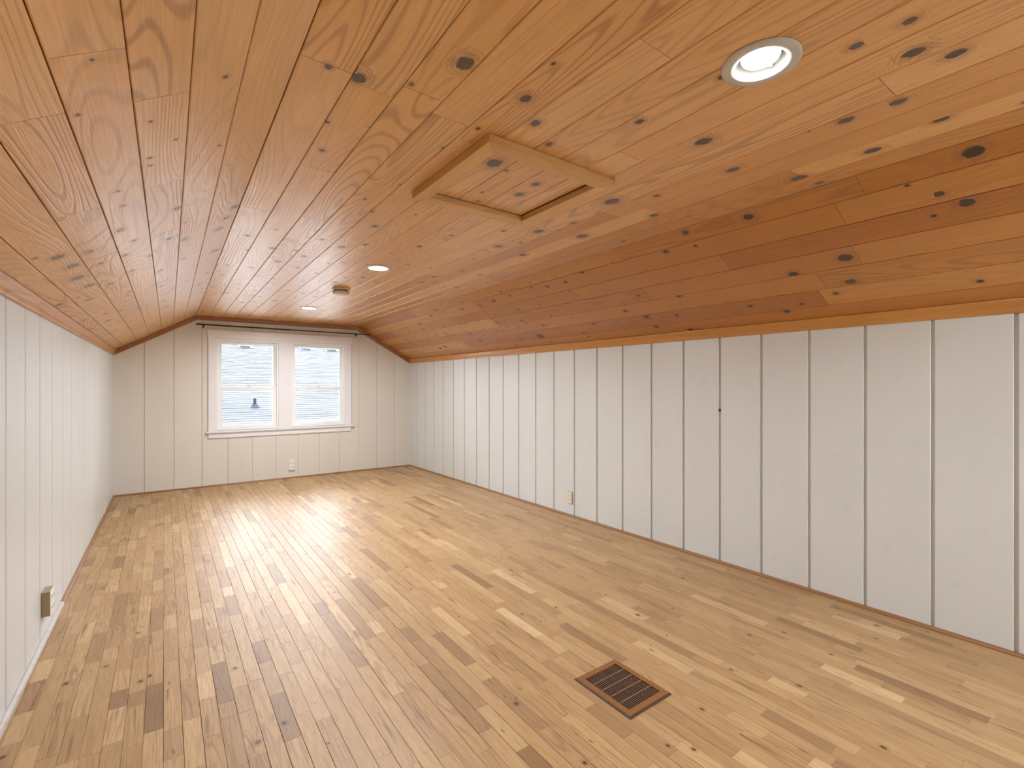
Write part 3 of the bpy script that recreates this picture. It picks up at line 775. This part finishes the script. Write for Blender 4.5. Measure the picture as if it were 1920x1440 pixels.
# ------------------------------------------------------------ smoke detector
sx, sy = 1.300, 4.44
sd = empty('smoke_detector', (sx, sy, ZC), 'round cream smoke detector on the ceiling between two downlights', 'smoke detector')
MB().lathe([(0, -.0006), (.076, -.0006), (.077, -.010), (.070, -.014), (0, -.014)], (sx, sy, ZC), 36).build('base_plate', SMOKE, sd)
MB().lathe([(0, -.0142), (.060, -.0142), (.060, -.024), (.071, -.026), (.072, -.040), (.064, -.050), (.030, -.053), (0, -.053)], (sx, sy, ZC), 36).build('cover', SMOKE, sd)
mb = MB()
for k in range(18):
    a = k * math.pi / 9; mb.box(.0595, .0615, -.005, .005, -.0232, -.0152, 0, mat=Matrix.Translation((sx, sy, ZC)) @ Matrix.Rotation(a, 4, 'Z'))
mb.build('vent_slots', SLOT, sd, merge=False)

# ------------------------------------------------------------ outlets
def outlet(name, mt, wd, ht, th, cols, rows, mat, label, cat='outlet', style='duplex', side=None):
    """built in local x (width), z (height), -y (out of the wall), placed by mt"""
    e = empty(name, mt.translation, label, cat)
    if side:  # body behind the cover takes the painted side shade
        MB().box(-wd / 2 + .0006, wd / 2 - .0006, -th + .003, -.0006, -ht / 2 + .0006, ht / 2 - .0006, .001, mat=mt).build('shaded_housing', side, e, merge=False)
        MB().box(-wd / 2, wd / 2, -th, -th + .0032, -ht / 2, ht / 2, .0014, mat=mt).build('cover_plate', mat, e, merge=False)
    else: MB().box(-wd / 2, wd / 2, -th, -.0006, -ht / 2, ht / 2, min(.004, th * .3), mat=mt).build('cover_plate', mat, e, merge=False)
    MB().lathe([(0, .0012), (.0028, .0010), (.0032, 0)], (0, 0, 0), 10, mat=mt @ Matrix.Translation((0, -th, 0)) @ Matrix.Rotation(math.pi / 2, 4, 'X')).build('screw', STEEL, e)
    for i in range(cols):
        for j in range(rows):
            x = (i - (cols - 1) / 2) * (.024 if cols > 1 else 0); z = (j - (rows - 1) / 2) * (.039 if style == 'duplex' else .056)
            rw = .017 if style == 'duplex' else .0105; rh = .0135
            r = MB().box(x - rw, x + rw, -th - .0015, -th + .0005, z - rh, z + rh, .001, mat=mt).build('receptacle', mat, e, merge=False)
            s = MB(); k = .0062 if style == 'duplex' else .0045
            s.box(x - k - .0012, x - k + .0012, -th - .0019, -th - .001, z - .001, z + .008, mat=mt)
            s.box(x + k - .0012, x + k + .0012, -th - .0019, -th - .001, z - .001, z + .007, mat=mt)
            s.box(x - .0022, x + .0022, -th - .0019, -th - .001, z - .0095, z - .005, mat=mt)
            s.build('slot', SLOT, r, merge=False)
    return e
Rz = lambda a: Matrix.Rotation(a, 4, 'Z')
outlet('wall_outlet', Matrix.Translation((WR(3.517), 3.517, .184)) @ Rz(-math.pi / 2), .074, .117, .014, 1, 2, IVORY, 'ivory duplex outlet low on the right white wall', side=SHADEP)
outlet('outlet_tap', Matrix.Translation((1.437, YB, .182)), .080, .138, .026, 3, 2, WPLAST, 'white six-way outlet adapter below the double window on the gable wall', style='six')
outlet('outlet_tap', Matrix.Translation((WL(3.385), 3.385, .192)) @ Rz(math.pi / 2), .100, .124, .036, 3, 2, WPLAST, 'white six-way outlet adapter low on the left wall near the camera', style='six', side=SHADEP)
outlet('wall_outlet', Matrix.Translation((WL(6.27), 6.27, .076)) @ Rz(math.pi / 2), .070, .108, .006, 1, 2, WPLAST, 'small white duplex outlet at the far end of the left wall')

# knot hole in the right wall, open joint, ceiling hook
kh = MB().lathe([(0, .0008), (.0095, .0008), (.0105, 0)], (0, 0, 0), 16, mat=Matrix.Translation((WR(1.949) - .0004, 1.949, 1.115)) @ Matrix.Rotation(-math.pi / 2, 4, 'Y'))
kh.build('knot_hole', SLOT, wall_right)
hk = empty('screw_hook', (1.235, 7.15, ZC), 'tiny brass screw hook in the ceiling above the middle of the window', 'hook')
mb = MB(); r_ = .010; n = 14
for i in range(n):
    a0, a1 = math.pi * 1.5 * i / n, math.pi * 1.5 * (i + 1) / n
    p0 = Vector((1.235 + r_ * math.cos(a0), 7.17, ZC - .028 + r_ * math.sin(a0))); p1 = Vector((1.235 + r_ * math.cos(a1), 7.17, ZC - .028 + r_ * math.sin(a1)))
    mb.box(-.0016, .0016, -.0016, .0016, 0, (p1 - p0).length, mat=Matrix.Translation(p0) @ (p1 - p0).to_track_quat('Z', 'Y').to_matrix().to_4x4())
mb.box(1.243, 1.247, 7.168, 7.172, ZC - .028, ZC - .001)
mb.build('hook_wire', plain('brass', (.45, .25, .08), .35, 1), hk, merge=False)

# ------------------------------------------------------------ floor register
vx0, vx1, vy0, vy1 = 1.464, 1.725, 1.238, 1.552
reg = empty('floor_register', ((vx0 + vx1) / 2, (vy0 + vy1) / 2, 0), 'brown metal floor register with dark grille set in the oak floor', 'floor vent')
ix0, ix1, iy0, iy1 = 1.497, 1.692, 1.272, 1.520
mb = MB()
zt = .0085
def ring(mb, a, b, za, zb_, tone=(.5, .5)):
    A = [(a[0], a[2]), (a[1], a[2]), (a[1], a[3]), (a[0], a[3])]; B = [(b[0], b[2]), (b[1], b[2]), (b[1], b[3]), (b[0], b[3])]
    for i in range(4):
        j = (i + 1) % 4
        mb.face([(*A[i], za), (*A[j], za), (*B[j], zb_), (*B[i], zb_)])
o_ = (vx0, vx1, vy0, vy1); m_ = (vx0 + .007, vx1 - .007, vy0 + .007, vy1 - .007); i_ = (ix0, ix1, iy0, iy1)
mb = MB(); ring(mb, o_, (vx0 + .001, vx1 - .001, vy0 + .001, vy1 - .001), .0004, .004); ring(mb, (vx0 + .001, vx1 - .001, vy0 + .001, vy1 - .001), m_, .004, zt)
ring(mb, (vx0 + .002, vx1 - .002, vy0 + .002, vy1 - .002), o_, .0004, .0004)
mb.build('register_rim', BRONZED, reg)
mb = MB(); ring(mb, m_, i_, zt, zt); ring(mb, i_, i_, zt, .001); mb.build('register_frame', BRONZE, reg)
MB().box(ix0, ix1, iy0, iy1, .0006, .0012).build('duct_opening', DUCT, reg)
for k in range(1, 5):
    y = iy0 + (iy1 - iy0) * k / 5; MB().box(ix0, ix1, y - .0012, y + .0012, .0055, .0080).build('cross_bar', BARM, reg)
for k in range(1, 18):
    x = ix0 + (ix1 - ix0) * k / 18; MB().box(x - .0007, x + .0007, iy0, iy1, .0035, .0068).build('grille_bar', BARM, reg)
